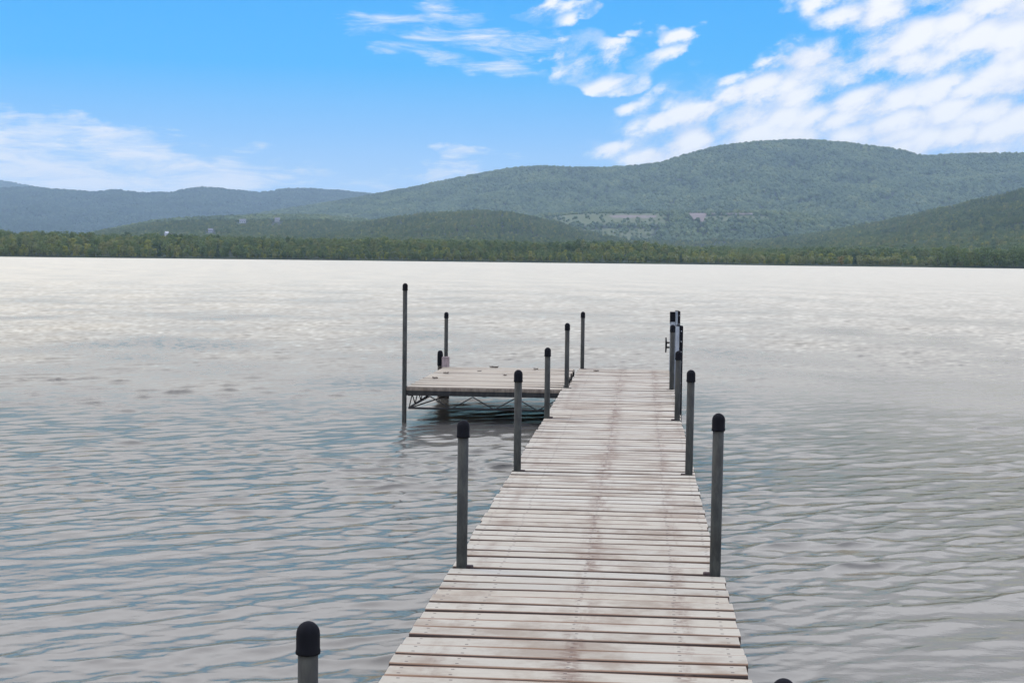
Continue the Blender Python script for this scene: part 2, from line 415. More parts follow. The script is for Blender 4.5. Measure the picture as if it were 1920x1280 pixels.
    near = ((s > -.3) & (s < 1.3))[None, :]*1.
    co = np.stack([X+DX*near, YY+DY*near, Z], -1).reshape(-1, 3).astype(np.float32)
    idx = np.arange(nv).reshape(nr, nc)
    q = np.stack([idx[:-1, :-1], idx[:-1, 1:], idx[1:, 1:], idx[1:, :-1]], -1).reshape(-1, 4)
    me.vertices.add(nv); me.vertices.foreach_set('co', co.ravel())
    me.loops.add(q.size); me.loops.foreach_set('vertex_index', q.ravel().astype(np.int32))
    me.polygons.add(len(q)); me.polygons.foreach_set('loop_start', np.arange(0, q.size, 4, dtype=np.int32))
    me.polygons.foreach_set('use_smooth', np.ones(len(q), bool))
    a = me.attributes.new('rough', 'FLOAT', 'POINT'); a.data.foreach_set('value', rough.ravel().astype(np.float32))
    for k_, v_ in (('fx', fx), ('fy', fy)):
        a = me.attributes.new(k_, 'FLOAT', 'POINT'); a.data.foreach_set('value', v_.ravel().astype(np.float32))
    me.update(calc_edges=True); me.validate()
    m, nt, p, out_ = new_mat('lake_water')
    pos = nt.node('ShaderNodeNewGeometry').outputs['Position']
    px, py, pz = nt.sep(pos)
    shal = nt.m('ADD', nt.step(nt.m('ADD', py, nt.m('MULTIPLY', px, .35)), 13., 4.), nt.m('MULTIPLY', nt.m('SUBTRACT', nt.noise(pos, .35, 4., .6), .5), .5), clamp=True)
    base = nt.mix(shal, (.072, .070, .062), (.102, .096, .083))
    fineh = nt.noise(nt.comb(nt.m('MULTIPLY', px, 1.), nt.m('MULTIPLY', py, 1.6), 0.), 9., 3., .6, .3)
    b = nt.node('ShaderNodeBump'); nt.put(b.inputs['Strength'], nt.step(py, 60., 6., 0.02, .10)); b.inputs['Distance'].default_value = .02
    nt.put(b.inputs['Height'], fineh)
    ad = nt.node('ShaderNodeVectorMath', operation='ADD'); nt.l.new(b.outputs[0], ad.inputs[0])
    nt.put(ad.inputs[1], nt.comb(nt.node('ShaderNodeAttribute', attribute_name='fx').outputs['Fac'], nt.node('ShaderNodeAttribute', attribute_name='fy').outputs['Fac'], 0.))
    b = nt.node('ShaderNodeVectorMath', operation='NORMALIZE'); nt.l.new(ad.outputs[0], b.inputs[0])
    df = nt.node('ShaderNodeBsdfDiffuse'); nt.put(df.inputs['Color'], base); nt.l.new(b.outputs[0], df.inputs['Normal'])
    gl = nt.node('ShaderNodeBsdfGlossy'); gl.inputs['Color'].default_value = (.935, .862, .640, 1); nt.l.new(b.outputs[0], gl.inputs['Normal'])
    nt.put(gl.inputs['Roughness'], nt.node('ShaderNodeAttribute', attribute_name='rough').outputs['Fac'])
    fr = nt.node('ShaderNodeFresnel'); fr.inputs['IOR'].default_value = 1.333; nt.l.new(b.outputs[0], fr.inputs['Normal'])
    ms = nt.node('ShaderNodeMixShader'); nt.put(ms.inputs[0], nt.m('MULTIPLY', nt.m('POWER', fr.outputs[0], .62), .635)); nt.l.new(df.outputs[0], ms.inputs[1]); nt.l.new(gl.outputs[0], ms.inputs[2])
    nt.l.new(ms.outputs[0], out_.inputs['Surface']); nt.n.remove(p)
    me.materials.append(m)
    o = bpy.data.objects.new('lake', me); C.objects.link(o)
    tag(o, 'wide rippled grey lake water surrounding the dock', 'lake', kind='structure')
build_lake()

# ------------------------------------------------------------------ dock
DZ = .38
def add_boards(mb, x0, x1, y0, y1, zf, n, thick=.032, gap=.0105, seed=0, jit=.006, first=0):
    g = random.Random(seed)
    pitch_ = (y1-y0)/n; ns = 16
    for b in range(n):
        ya = y0 + b*pitch_ + gap/2 + g.uniform(-.0015, .0015); yb = ya + pitch_ - gap + g.uniform(-.0015, .001)
        xa = x0 + g.uniform(-jit, jit); xb = x1 + g.uniform(-jit, jit)
        dz0 = g.uniform(-.003, .002); tilt = g.uniform(-.004, .004); bow = g.uniform(-.004, .003); cup = g.uniform(-.0015, .0025)
        uo = g.uniform(0, 40); bid = first + b
        wv = [(g.uniform(.5, 2.5), g.uniform(0, 6), g.uniform(0, .0012)) for _ in range(3)]
        r = .007
        prof = [(0, -thick), (0, -r), (.3*r, -.3*r), (r, 0), (.5, None), (-r, 0), (-.3*r, -.3*r), (1, -r), (1, -thick)]
        vs = []; vc = []
        for i in range(ns+1):
            t = i/ns; x = xa + (xb-xa)*t
            ed = sum(a*math.sin(f*x*3+p_) for f, p_, a in wv)
            zz = zf((x+0)/1., (ya+yb)/2) + dz0 + tilt*(t-.5) + bow*4*(t-.5)**2
            for k, (a, h) in enumerate(prof):
                if k == 4: y = (ya+yb)/2; z = cup
                else:
                    y = {0: ya, 1: ya, 2: ya+.3*r, 3: ya+r, 5: yb-r, 6: yb-.3*r, 7: yb, 8: yb}[k] + ed; z = h
                vs.append((x, y, zz+z)); vc.append((x+uo, min(.999, max(.001, (y-ya)/(yb-ya)))+bid))
        fs = []; uvs = []; P = len(prof)
        for i in range(ns):
            for k in range(P):
                j = (k+1) % P
                q = (i*P+k, (i+1)*P+k, (i+1)*P+j, i*P+j); fs.append(q); uvs.append([vc[a] for a in q])
        for q in (tuple(range(P)), tuple(ns*P+k for k in range(P-1, -1, -1))): fs.append(q); uvs.append([vc[a] for a in q])
        mb.add(vs, fs, False, uvs)

dock_loc = (0.02, 10., 0.)
dock = empty('dock', dock_loc)
tag(dock, 'long straight bleached wooden walkway running out over the lake on steel pipe posts', 'dock')
def D(p): return (p[0]-dock_loc[0], p[1]-dock_loc[1], p[2]-dock_loc[2])

sections = [(.30, 3.36, -.588, .628, 0.0, 0.0), (3.40, 6.40, -.588, .628, .0, .002), (6.445, 9.40, -.578, .612, -.004, .003),
            (9.435, 12.66, -.582, .612, .002, -.004), (12.69, 15.60, -.582, .614, -.002, .004), (15.635, 18.50, -.530, .616, .0, .002)]
nboards = [23, 23, 23, 25, 22, 22]
bn = 0
for k, ((ya, yb, xa, xb, za, zb), n) in enumerate(zip(sections, nboards)):
    mb = MB()
    zf = lambda x, y: DZ + za + (zb-za)*(y-ya)/(yb-ya)
    add_boards(mb, xa, xb, ya, yb, zf, n, seed=100+k, first=bn); bn += n
    sec = mb.build('deck_section', M_wood, dock, off=dock_loc, uv=True)
    fr = MB()
    for x in (xa+.05, xb-.05, .02, xa+.35, xb-.35):
        wd = .02 if abs(x-.02) > .3 else .019
        fr.box(x-wd, x+wd, ya+.012, yb-.012, DZ-.125, DZ-.0345)
    for y in (ya+.03, (ya+yb)/2, yb-.03):
        fr.box(xa+.075, xb-.075, y-.017, y+.017, DZ-.118, DZ-.037)
    for x in (xa+.05, xb-.05):                        # side trusses
        fr.tube((x, ya+.03, DZ-.29), (x, yb-.03, DZ-.29), .012, 8)
        nb = 10; L = (yb-ya-.06)/nb
        for i in range(nb):
            y0_ = ya+.03+i*L
            fr.tube((x, y0_, DZ-.29 if i % 2 else DZ-.12), (x, y0_+L, DZ-.12 if i % 2 else DZ-.29), .006, 6)
    fr.build('frame', M_frame, sec, off=dock_loc)

def post_parts(parent, off, x, y, ztop, r=.0245, depth=1.1, side=1, clamp=True, lean=(0, 0), capl='cap'):
    """steel pipe with a domed rubber cap and a clamp bracket at deck level"""
    loc = (x-off[0], y-off[1], 0)
    mb = MB(); zt = ztop-.03
    n = 20; prof = [(r, -depth), (r, .05), (r*1.0, DZ+.1), (r, zt)]
    mb.lathe(prof, n)
    if clamp: mb.lathe([(r*1.22, DZ-.10), (r*1.3, DZ-.095), (r*1.3, DZ-.02), (r*1.22, DZ-.015)], n)
    p = mb.build('post', M_pipe, parent, loc)
    p.rotation_euler = (lean[0], lean[1], 0)
    mb = MB(); cr = r*1.17; L = .078
    pr = [(cr*1.03, ztop-L), (cr*1.05, ztop-L+.004), (cr*1.03, ztop-L+.009), (cr, ztop-L+.012), (cr*.995, ztop-.030)]
    for i in range(1, 8):
        a = i/7*math.pi/2; pr.append((max(cr*math.cos(a)*.995, .0006), ztop-.030+.030*math.sin(a)))
    mb.lathe(pr, n); mb.build('cap', M_cap, p)
    if clamp:
        mb = MB()
        xa, xb = sorted((0, side*.052))
        mb.box(xa, xb, -.012, .012, DZ-.10, DZ+.010, .003)
        mb.tube((side*.042, -.014, DZ+.002), (side*.042, .02, DZ+.002), .007, 8)
        mb.build('clamp', M_clamp, p)
    return p

for x, y, h, s, ln in ((-.537, 3.385, .512, 1, 0), (.592, 3.385, .415, -1, 0), (-.539, 6.425, .664, 1, .002), (.590, 6.425, .718, -1, .004),
                       (-.544, 9.415, .665, 1, .001), (.571, 9.418, .685, -1, .004), (-.560, 12.675, .617, 1, 0), (.575, 12.675, .607, -1, .003),
                       (-.538, 15.615, .707, 1, .0), (.586, 15.615, .705, -1, .002), (-.484, 18.43, .731, 1, .0)):
    post_parts(dock, dock_loc, x, y, DZ+h, side=s, lean=(0, ln))
def bumper(x, y, h, wd, label):
    off = (dock_loc[0], dock_loc[1], 0)
    mb = MB()
    mb.box(-.012, .022, -.035, .035, DZ-.30, DZ+h, .004)
    b = mb.build('dock_bumper', M_strip, dock, (x-off[0], y-off[1], 0)); b['label'] = label
    mb = MB()
    mb.box(.0225, .0225+wd, -.042, .042, DZ-.33, DZ+h+.004, .008)
    mb.box(-.016, .030, -.040, .040, DZ+h+.0045, DZ+h+.010, .002)
    mb.build('rubber_pad', M_cap, b)
    for i in range(7):
        z = DZ+.05+(h-.1)*i/6; mb = MB()
        mb.tube((.0225+wd*.5, -.0425, z), (.0225+wd*.5, -.050, z), .006, 8); mb.build('bolt', M_strip, b)
    return b
bumper(.618, 14.81, .727, .035, 'nearer upright bumper strip with black rubber pad and bolts')
fb = bumper(.690, 18.42, .752, .030, 'upright bumper at the far end of the dock with a cleat')
mb = MB()
mb.box(-.075, -.0125, -.05, .05, DZ-.05, DZ+.735, .004)
mb.build('backing_board', M_strip, fb)
mb = MB()
mb.box(-.077, -.0765, -.052, .052, DZ+.60, DZ+.7355)
mb.box(-.0765, -.0115, -.052, -.0505, DZ+.62, DZ+.7355)
mb.box(-.0765, -.0115, -.052, .052, DZ+.7358, DZ+.745)
mb.build('rubber_band', M_cap, fb)
mb = MB()
for z in (DZ+.295, DZ+.355): mb.tube((-.0768, 0, z), (-.118, 0, z), .011, 10)
mb.tube((-.122, 0, DZ+.23), (-.118, 0, DZ+.325), .008, 10, .013)
mb.tube((-.118, 0, DZ+.325), (-.122, 0, DZ+.42), .013, 10, .008)
mb.build('cleat', M_cap, fb)

# ------------------------------------------------------------------ side platform
pl_loc = (-1.40, 16.9, 0.)
plat = empty('side_platform', pl_loc)
tag(plat, 'square tan board platform on trusses beside the far end of the walkway', 'platform')
PX0, PX1, PY0, PY1 = -2.245, -.585, 15.42, 18.40
mb = MB(); add_boards(mb, PX0, PX1, PY0, PY1, lambda x, y: DZ+.004, 21, seed=300, first=900, gap=.006)
mb.build('deck', M_tan, plat, off=pl_loc, uv=True)
mb = MB()
mb.box(PX0-.004, PX1+.004, PY0-.026, PY0-.003, DZ-.088, DZ-.0365, .003)
mb.box(PX0-.004, PX1+.004, PY1+.003, PY1+.028, DZ-.095, DZ-.012, .003)
for x in (PX0+.03, -1.41, PX1-.03): mb.box(x-.02, x+.02, PY0, PY1, DZ-.095, DZ-.031)
mb.build('rim_beam', M_frame, plat, off=pl_loc)
mb = MB(); mb.box(PX0-.002, PX1+.002, PY0-.030, PY0-.003, DZ-.036, DZ+.001, .004); mb.build('fascia_board', M_fascia, plat, off=pl_loc)
def truss(a, b, n, zb=-.225, zt=-.095, start=0):
    mb = MB(); a = np.array(a, float); b = np.array(b, float)
    mb.tube((*a, DZ+zb), (*b, DZ+zb), .011, 8)
    for i in range(n):
        p_ = a+(b-a)*i/n; q_ = a+(b-a)*(i+1)/n
        z0, z1 = (zb, zt) if (i+start) % 2 == 0 else (zt, zb)
        mb.tube((*p_, DZ+z0), (*q_, DZ+z1), .0065, 6)
    return mb
truss((PX0+.02, PY0-.014), (PX1-.02, PY0-.014), 7).build('truss', M_frame, plat, off=pl_loc)
truss((PX0+.02, PY1+.014), (PX1-.02, PY1+.014), 7).build('truss', M_frame, plat, off=pl_loc)
truss((PX0+.02, PY0+.02), (PX0+.02, PY1-.02), 14).build('truss', M_frame, plat, off=pl_loc)
truss((PX1-.02, PY0+.02), (PX1-.02, PY1-.02), 14).build('truss', M_frame, plat, off=pl_loc)
mb = MB(); mb.tube((PX0+.05, PY0+.01, DZ-.22), (PX0+.75, PY1-.4, DZ-.1), .007, 6); mb.build('brace', M_frame, plat, off=pl_loc)
pp = post_parts(plat, pl_loc, -2.272, 15.41, DZ+1.115, side=1, clamp=False); pp['label'] = 'tallest grey post at the front corner'
post_parts(plat, pl_loc, -2.232, 18.445, DZ+.70, side=1, clamp=False)
mb = MB(); mb.box(-.045, .045, -.045, .045, -1.1, DZ+.135, .006)
tb = mb.build('timber_block', M_timber, plat, (-2.222-pl_loc[0], 18.335-pl_loc[1], 0))
mb = MB(); mb.box(-.06, .06, -.05, .05, -1.1, DZ-.10, .012)
mb.build('timber_pile', M_pile, plat, (-2.222-pl_loc[0], 18.22-pl_loc[1], 0))
mb = MB(); mb.lathe([(.032, -1.1), (.032, DZ+.16)], 18)
sp = mb.build('stub_post', M_pile, plat, (-2.292-pl_loc[0], 18.335-pl_loc[1], 0))
mb = MB(); mb.lathe([(.035, DZ+.02), (.037, DZ+.025), (.036, DZ+.17), (.032, DZ+.195), (.02, DZ+.21), (.001, DZ+.214)], 18)
mb.build('cap', M_cap, sp)

# dead leaves lying on the boards
def leaf_mesh(s, seed):
    g = random.Random(seed); mb = MB(); pts = []
    n = 12
    for i in range(n):
        t = 2*math.pi*i/n; r = s*(1+.35*math.sin(3*t+seed)+g.uniform(-.15, .15))
        pts.append((r*math.cos(t), .65*r*math.sin(t)))
    zt = [.006+.35*s*abs(math.sin(i*1.3+seed)) for i in range(n)]
    vs = [(x, y, z) for (x, y), z in zip(pts, zt)] + [(x*.96, y*.96, z-.003) for (x, y), z in zip(pts, zt)] + [(0, 0, .009), (0, 0, .005)]
    fs = []
    for i in range(n):
        j = (i+1) % n
        fs += [(i, j, 2*n), (n+j, n+i, 2*n+1), (i, n+i, n+j, j)]
    mb.add(vs, fs); return mb
for k, (x, y, s) in enumerate(((-1.60, 18.30, .05), (-2.06, 17.23, .042), (-2.10, 16.50, .04), (-1.71, 17.65, .026), (-1.34, 17.07, .034), (-1.06, 18.15, .034))):
    o = leaf_mesh(s, k).build('dead_leaf', M_leafdead, None, (x, y, DZ+.006)); o.rotation_euler = (0, 0, k*1.1)
    tag(o, 'small curled brown dead leaf lying on the tan side platform', 'leaf', 'dead leaves on the side platform')
o = leaf_mesh(.034, 9).build('dead_leaf', M_leafdead, None, (-.296, 18.045, DZ+.003))
tag(o, 'small brown dead leaf lying on the far end of the walkway', 'leaf')

# ------------------------------------------------------------------ land and hills
CX = .245
def wob(x, y, sc, seed, n=8):
    g = np.random.default_rng(seed); a = np.zeros(np.broadcast(x, y).shape)
    for _ in range(n):
        th = g.uniform(0, 2*np.pi); k = 2*np.pi/(sc*np.exp(g.uniform(-.9, .6)))
        a = a + np.sin(k*(x*np.cos(th)+y*np.sin(th))+g.uniform(0, 6.28))
    return a/np.sqrt(n/2)

def grid_mesh(name, X, Y, Z, mat, attrs=None):
    nr, nc = X.shape; me = bpy.data.meshes.new(name)
    co = np.stack([X, Y, Z], -1).reshape(-1, 3).astype(np.float32)
    idx = np.arange(nr*nc).reshape(nr, nc)
    q = np.stack([idx[:-1, :-1], idx[:-1, 1:], idx[1:, 1:], idx[1:, :-1]], -1).reshape(-1, 4)
    me.vertices.add(nr*nc); me.vertices.foreach_set('co', co.ravel())
    me.loops.add(q.size); me.loops.foreach_set('vertex_index', q.ravel().astype(np.int32))
    me.polygons.add(len(q)); me.polygons.foreach_set('loop_start', np.arange(0, q.size, 4, dtype=np.int32))
    me.polygons.foreach_set('use_smooth', np.ones(len(q), bool))
    for k, v in (attrs or {}).items():
        a = me.attributes.new(k, 'FLOAT', 'POINT'); a.data.foreach_set('value', v.ravel().astype(np.float32))
    me.update(calc_edges=True); me.materials.append(mat)
    o = bpy.data.objects.new(name, me); C.objects.link(o); return o

SHORE = 800.
def shore_r(az):
    a = np.radians(az)
    return SHORE + 9*np.sin(a*23+1) + 6*np.sin(a*51) - 26*np.clip((az-11)/1.2, 0, 1)
def land_z(az, r):
    d = r - shore_r(az)
    left = np.clip((1.6-az)/1.4, 0, 1)
    bank = np.clip(d*.25, -3, .9)
    rise = np.clip((d-8)/75., 0, 1)*(5.5*left + 1.5*(1-left)) + np.clip((d-50)/1150., 0, 1)*(8*left+12*(1-left))
    return bank + rise + np.clip((d-60)/400, 0, 1)*1.2*np.sin(r*.02+az)
def pol(az, r):
    a = np.radians(az); return CX + r*np.sin(a), r*np.cos(a)

azg = np.linspace(-46, 40, 500)
rg = np.concatenate([np.linspace(-8, 40, 30), np.geomspace(45, 9000, 70)])
AZ = np.repeat(azg[None, :], len(rg), 0); RR = shore_r(AZ) + rg[:, None]
X, Y = pol(AZ, RR)
land = grid_mesh('land', X, Y, land_z(AZ, RR), M_ground, {'soil': np.zeros_like(X), 'meadow': np.clip(.5-rg[:, None]/16, 0, .4)*np.clip((AZ-7.5)/1., 0, 1)*np.clip((11.2-AZ)/.5, 0, 1)})
tag(land, 'flat wooded land behind the far shoreline', 'land', kind='structure')

HILLS = {
 'ridge0': dict(tab=[(-48, 2.2), (-40, 2.5), (-33, 2.75), (-29.83, 2.68), (-26, 2.72), (-24.44, 2.66), (-23.6, 2.52), (-22.18, 2.28), (-19.66, 1.9), (-15, 1.2)], Rc=8800, Rb=6800, back=1500, th=9),
 'ridge1': dict(tab=[(-48, 2.0), (-40, 2.3), (-34.79, 2.23), (-29.83, 2.49), (-27.19, 2.46), (-24.44, 2.42), (-23.32, 2.49), (-22.56, 2.43), (-21.02, 2.35), (-20.34, 2.47), (-19.46, 2.37), (-18.28, 2.39), (-17.68, 2.55), (-16.98, 2.64), (-16.08, 2.56), (-14.96, 2.46), (-13.84, 2.64), (-12.61, 2.65), (-11.37, 2.56), (-10.13, 2.44), (-8.46, 2.17), (-5, 1.5)], Rc=6300, Rb=3800, back=1300, th=9),
 'main': dict(tab=[(-22, .7), (-18.68, 1.19), (-16.68, 1.47), (-15.06, 1.7), (-13.43, 1.99), (-11.79, 2.27), (-10.54, 2.52), (-8.88, 2.85), (-7.22, 3.23), (-5.13, 3.63), (-3.88, 3.72), (-2.62, 3.67), (-1.58, 3.68), (-.54, 3.75), (.7, 3.88), (1.53, 4.17), (2.75, 4.5), (3.98, 4.67), (5.6, 4.76), (6.6, 4.76), (8.0, 4.61), (9.58, 4.4), (10.56, 4.13), (11.72, 4.18), (12.86, 4.19), (14.17, 4.19), (17.46, 4.02), (22.61, 3.56), (32, 3.0), (42, 2.4)], Rc=4000, Rb=2550, back=900, th=9),
 'foot_left': dict(tab=[(-26, .3), (-22.57, .6), (-21.42, .86), (-20.25, 1.12), (-18.68, 1.45), (-17.08, 1.58), (-15.87, 1.64), (-14.25, 1.71), (-12.61, 1.72), (-10.54, 1.55), (-8.87, 1.3), (-6, .8)], Rc=2500, Rb=1300, back=500, th=9),
 'terrace': dict(tab=[(-8, .6), (-5.31, 1.35), (-3.85, 1.70), (-2.18, 1.85), (-.09, 1.87), (1.57, 1.90), (4.65, 1.92), (6.47, 1.8), (8.47, 1.5), (10.45, 1.1), (13, .6)], Rc=2750, Rb=2100, back=350, th=1, scarp=True),
 'foot_mid': dict(tab=[(-16, .5), (-13.43, 1.0), (-12.19, 1.25), (-10.95, 1.5), (-9.71, 1.74), (-7.83, 1.95), (-6.37, 2.05), (-5.11, 2.0), (-3.43, 1.62), (-2.17, 1.25), (-.08, .85), (2., .55), (4, .3)], Rc=2250, Rb=1250, back=350, th=9),
 'right': dict(tab=[(-1, .2), (.97, .4), (2.62, .66), (4.46, .95), (6.48, 1.24), (8.08, 1.5), (10.04, 1.93), (11.58, 2.29), (12.9, 2.63), (14.21, 2.98), (17.47, 3.55), (22.59, 3.92), (30, 3.6), (40, 3.0)], Rc=2250, Rb=1100, back=450, th=9),
}
def hill_z(h, az, r):
    tab = np.array(h['tab']); el = np.interp(az, tab[:, 0], tab[:, 1], left=-.3, right=-.3)
    Rc = h['Rc']*(1+.03*np.sin(np.radians(az)*17+h['Rc']))
    crest = np.tan(np.radians(el))*Rc + 1.76 - h['th']
    t = np.clip((r-h['Rb'])/(Rc-h['Rb']), -.3, 1)
    S = np.where(t > 0, .45*t+.55*t*t, .45*t)
    if h.get('scarp'): S = np.where(t > .68, .40+.60*(t-.68)/.32, .40*t/.68)
    b = np.clip((r-Rc)/h['back'], 0, 1.2)
    x, y = pol(az, r)
    spur = wob(x, y, (Rc-h['Rb'])*.38, int(h['Rc'])) + .5*wob(x, y, (Rc-h['Rb'])*.15, int(h['Rc'])+1)
    z = crest*(S-b*b) + spur*np.clip(t, 0, 1)*(1-np.clip(t, 0, 1)**2)*np.clip(crest, 0, None)*.06
    return z - 4*(t <= 0)
for h in HILLS.values(): h['lim'] = (h['tab'][0][0], h['tab'][-1][0])

def top_z(az, r):
    z = land_z(az, r)
    for h in HILLS.values():
        m_ = (az > h['lim'][0]) & (az < h['lim'][1]) & (r > h['Rb']-50) & (r < h['Rc']*1.04+h['back'])
        z = np.where(m_, np.maximum(z, hill_z(h, az, r)), z)
    return z

def open_masks(az, r):
    """soil cut and grassy clearings on the terrace hillside"""
    h = HILLS['terrace']; t = (r-h['Rb'])/(h['Rc']*(1+.03*np.sin(np.radians(az)*17+h['Rc']))-h['Rb'])
    def box(a0, a1, t0, t1, sa=.25, st=.04):
        return np.clip((az-a0)/sa+.5, 0, 1)*np.clip((a1-az)/sa+.5, 0, 1)*np.clip((t-t0)/st+.5, 0, 1)*np.clip((t1-t)/st+.5, 0, 1)
    wdg = np.clip((1-t)/.3, 0, 1)
    soil = np.maximum(box(1.55+.9*wdg*2.2, 2.5-.2*wdg, .85, 1.03, .25, .03), np.maximum(box(2.4, 4.6, .98, 1.03, .2, .012)*.55, box(-1.4, .7, .94, .98, .5, .02)*.7))
    mead = np.maximum.reduce([box(-3.6, 1.0, .86, 1.02, .8, .05)*.85, box(-2.6, .7, .55, .84, .8, .06)*.62, box(2.4, 5., .90, .97, .5, .02)*.85])
    return soil, mead

kinds = {'ridge0': ('mountain', 'faintest blue grey mountain ridge, farthest away at the left edge'),
         'ridge1': ('mountain', 'long bluish mountain ridge beyond the left half of the lake'),
         'main': ('mountain', 'highest broad wooded mountain rising behind the lake'),
         'foot_left': ('hill', 'low wooded foothill with white houses below the bluish ridge'),
         'terrace': ('hill', 'hillside with pale clearings and a bare earth cut'),
         'foot_mid': ('hill', 'dark wooded foothill in front of the highest mountain'),
         'right': ('hill', 'near wooded slope climbing to the right edge')}
for key, h in HILLS.items():
    a0, a1 = h['lim']; na = int((a1-a0)/.12)
    t = np.concatenate([np.linspace(-.05, 1.02, 90), np.linspace(1.05, 1.3, 10)])
    AZ = np.repeat(np.linspace(a0, a1, na)[None, :], len(t), 0)
    RR = h['Rb'] + t[:, None]*(h['Rc']-h['Rb']) + 0*AZ
    RR = np.where(t[:, None] > 1.02, h['Rc'] + (t[:, None]-1.)/.3*h['back'], RR)
    X, Y = pol(AZ, RR); Z = hill_z(h, AZ, RR)
    soil, mead = open_masks(AZ, RR) if key == 'terrace' else (0*X, 0*X)
    o = grid_mesh(kinds[key][0], X, Y, Z, M_ground, {'soil': soil, 'meadow': mead})
    tag(o, kinds[key][1], kinds[key][0], kind='structure')

# ------------------------------------------------------------------ trees
def crown_mesh(name, mat, shape, seed, nq=620, size=(.55, 1.05)):
    """leaf clumps spread over several lobes; unit: metres, base of the tree at z = 0"""
    g = np.random.default_rng(seed); vs = []; fs = []
    H, W, base = shape['H'], shape['W'], shape['base']
    lob = []
    if shape['kind'] == 'cone':
        for i in range(9):
            t = i/8; lob.append((g.normal(0, .1), g.normal(0, .1), base+(H-base)*t, W/2*(1-t)**.8+.25, .9))
    else:
        nl = shape.get('lobes', 13)
        for i in range(nl):
            a = g.uniform(0, 6.28); t = g.uniform(-.02, .92); rr = W/2*math.sqrt(max(.05, math.sin(math.pi*min(.98, max(t, 0)*.78+.2))))*g.uniform(.25, .62)
            lob.append((rr*math.cos(a), rr*math.sin(a), base+(H-base)*t, W*g.uniform(.15, .25), g.uniform(.6, .9)))
        lob.append((0, 0, base+(H-base)*.45, W*.33, 1.1))
    wts = np.array([l[3]**2 for l in lob]); wts /= wts.sum()
    for i in range(nq):
        l = lob[g.choice(len(lob), p=wts)]
        d = g.normal(size=3); d /= np.linalg.norm(d)
        r = l[3]*g.uniform(.62, 1.08)
        c = np.array([l[0], l[1], l[2]]) + d*r*np.array([1, 1, l[4]])
        if c[2] < base*.4: continue
        n = d + g.normal(size=3)*.35; n /= np.linalg.norm(n)
        u = np.cross(n, g.normal(size=3)); u /= np.linalg.norm(u); v_ = np.cross(n, u)
        s = g.uniform(*size)*.5; s2 = s*g.uniform(.5, .9)
        b = len(vs)
        vs += [tuple(c-u*s), tuple(c+v_*s2), tuple(c+u*s), tuple(c-v_*s2)]; fs.append((b, b+1, b+2, b+3))
    me = bpy.data.meshes.new(name); me.from_pydata(vs, [], fs); me.materials.append(mat); return me
def trunk_mesh(H, r, seed):
    g = random.Random(seed); mb = MB()
    mb.tube((0, 0, -.4), (0, 0, H*.5), r, 7, r*.6); mb.tube((0, 0, H*.5), (g.uniform(-.3, .3), g.uniform(-.3, .3), H*.85), r*.6, 6, r*.15)
    for i in range(5):
        a = g.uniform(0, 6.28); z = H*g.uniform(.3, .6); L = H*g.uniform(.16, .26)
        mb.tube((0, 0, z), (L*math.cos(a), L*math.sin(a), z+L*.8), r*.35, 5, r*.08)
    me = bpy.data.meshes.new('trunk'); me.from_pydata(mb.v, [], mb.f); me.materials.append(M_bark); return me

KIND = {}
def add_kind(key, name, label, cat, group, mat, shape, n=3, nq=620, size=(.55, 1.05)):
    KIND[key] = dict(name=name, label=label, cat=cat, group=group, H=shape['H'],
                     crowns=[crown_mesh('crown', mat, shape, hash_(key)+i, nq, size) for i in range(n)], trunk=trunk_mesh(shape['H'], .22 if shape['H'] > 8 else .1, 5))
def hash_(s): return sum(ord(c)*(i+3) for i, c in enumerate(s))
add_kind('dark', 'leafy_tree', 'dark green round leafy tree standing in the far shore treeline', 'tree', 'dark leafy trees along the far shore', F_dark, dict(kind='round', H=9.5, W=7.2, base=.8, lobes=17))
add_kind('olive', 'leafy_tree', 'olive brown leafy tree standing in the far shore treeline', 'tree', 'olive trees along the far shore', F_olive, dict(kind='round', H=9., W=7.4, base=.7, lobes=17))
add_kind('yellow', 'leafy_tree', 'bright yellow green leafy tree standing in the far shore treeline', 'tree', 'yellow green trees along the far shore', F_yellow, dict(kind='round', H=8.5, W=6.6, base=.7, lobes=15))
add_kind('pine', 'pine_tree', 'dark pointed conifer rising among the far shore trees', 'tree', 'conifers along the far shore', F_pine, dict(kind='cone', H=11.5, W=4.6, base=.6), 2)
add_kind('shrub', 'shrub', 'low pale green shrub at the water edge of the far shore', 'shrub', 'shrubs along the far shore', F_shrub, dict(kind='round', H=4.4, W=5.2, base=.15, lobes=10), 3, 340, (.45, .85))
add_kind('orange', 'leafy_tree', 'small yellow orange autumn tree at the water edge of the far shore', 'tree', None, F_orange, dict(kind='round', H=6.5, W=5., base=.6, lobes=8), 1, 360, (.45, .8))
add_kind('grove', 'leafy_tree', 'tall dark tree of the shady grove on the near right shore', 'tree', 'dark grove trees on the right shore', F_dark, dict(kind='round', H=11., W=8., base=.5, lobes=17), 2, 760)

placed = {}
def plant(key, az_, r_, sc=1.):
    k = KIND[key]; x, y = pol(az_, r_); z = float(land_z(np.array(az_), np.array(r_)))
    rz = random.uniform(0, 6.28)
    if key not in placed:
        t = empty(k['name'], (0, 0, 0)); c_ = bpy.data.objects.new('crown', k['crowns'][0]); tr = bpy.data.objects.new('trunk', k['trunk'])
        for o in (c_, tr): C.objects.link(o); o.parent = t
        placed[key] = (t, tr, c_)
    else:
        t0, tr0, c0 = placed[key]
        t = t0.copy(); c_ = c0.copy(); tr = tr0.copy(); c_.data = random.choice(k['crowns'])
        for o in (t, c_, tr): C.objects.link(o)
        c_.parent = t; tr.parent = t
    t.location = (float(x), float(y), z-.1); t.rotation_euler = (0, 0, rz)
    t.scale = (sc*random.uniform(.88, 1.15), sc*random.uniform(.88, 1.15), sc)
    tag(t, k['label'], k['cat'], k['group'])
    return t

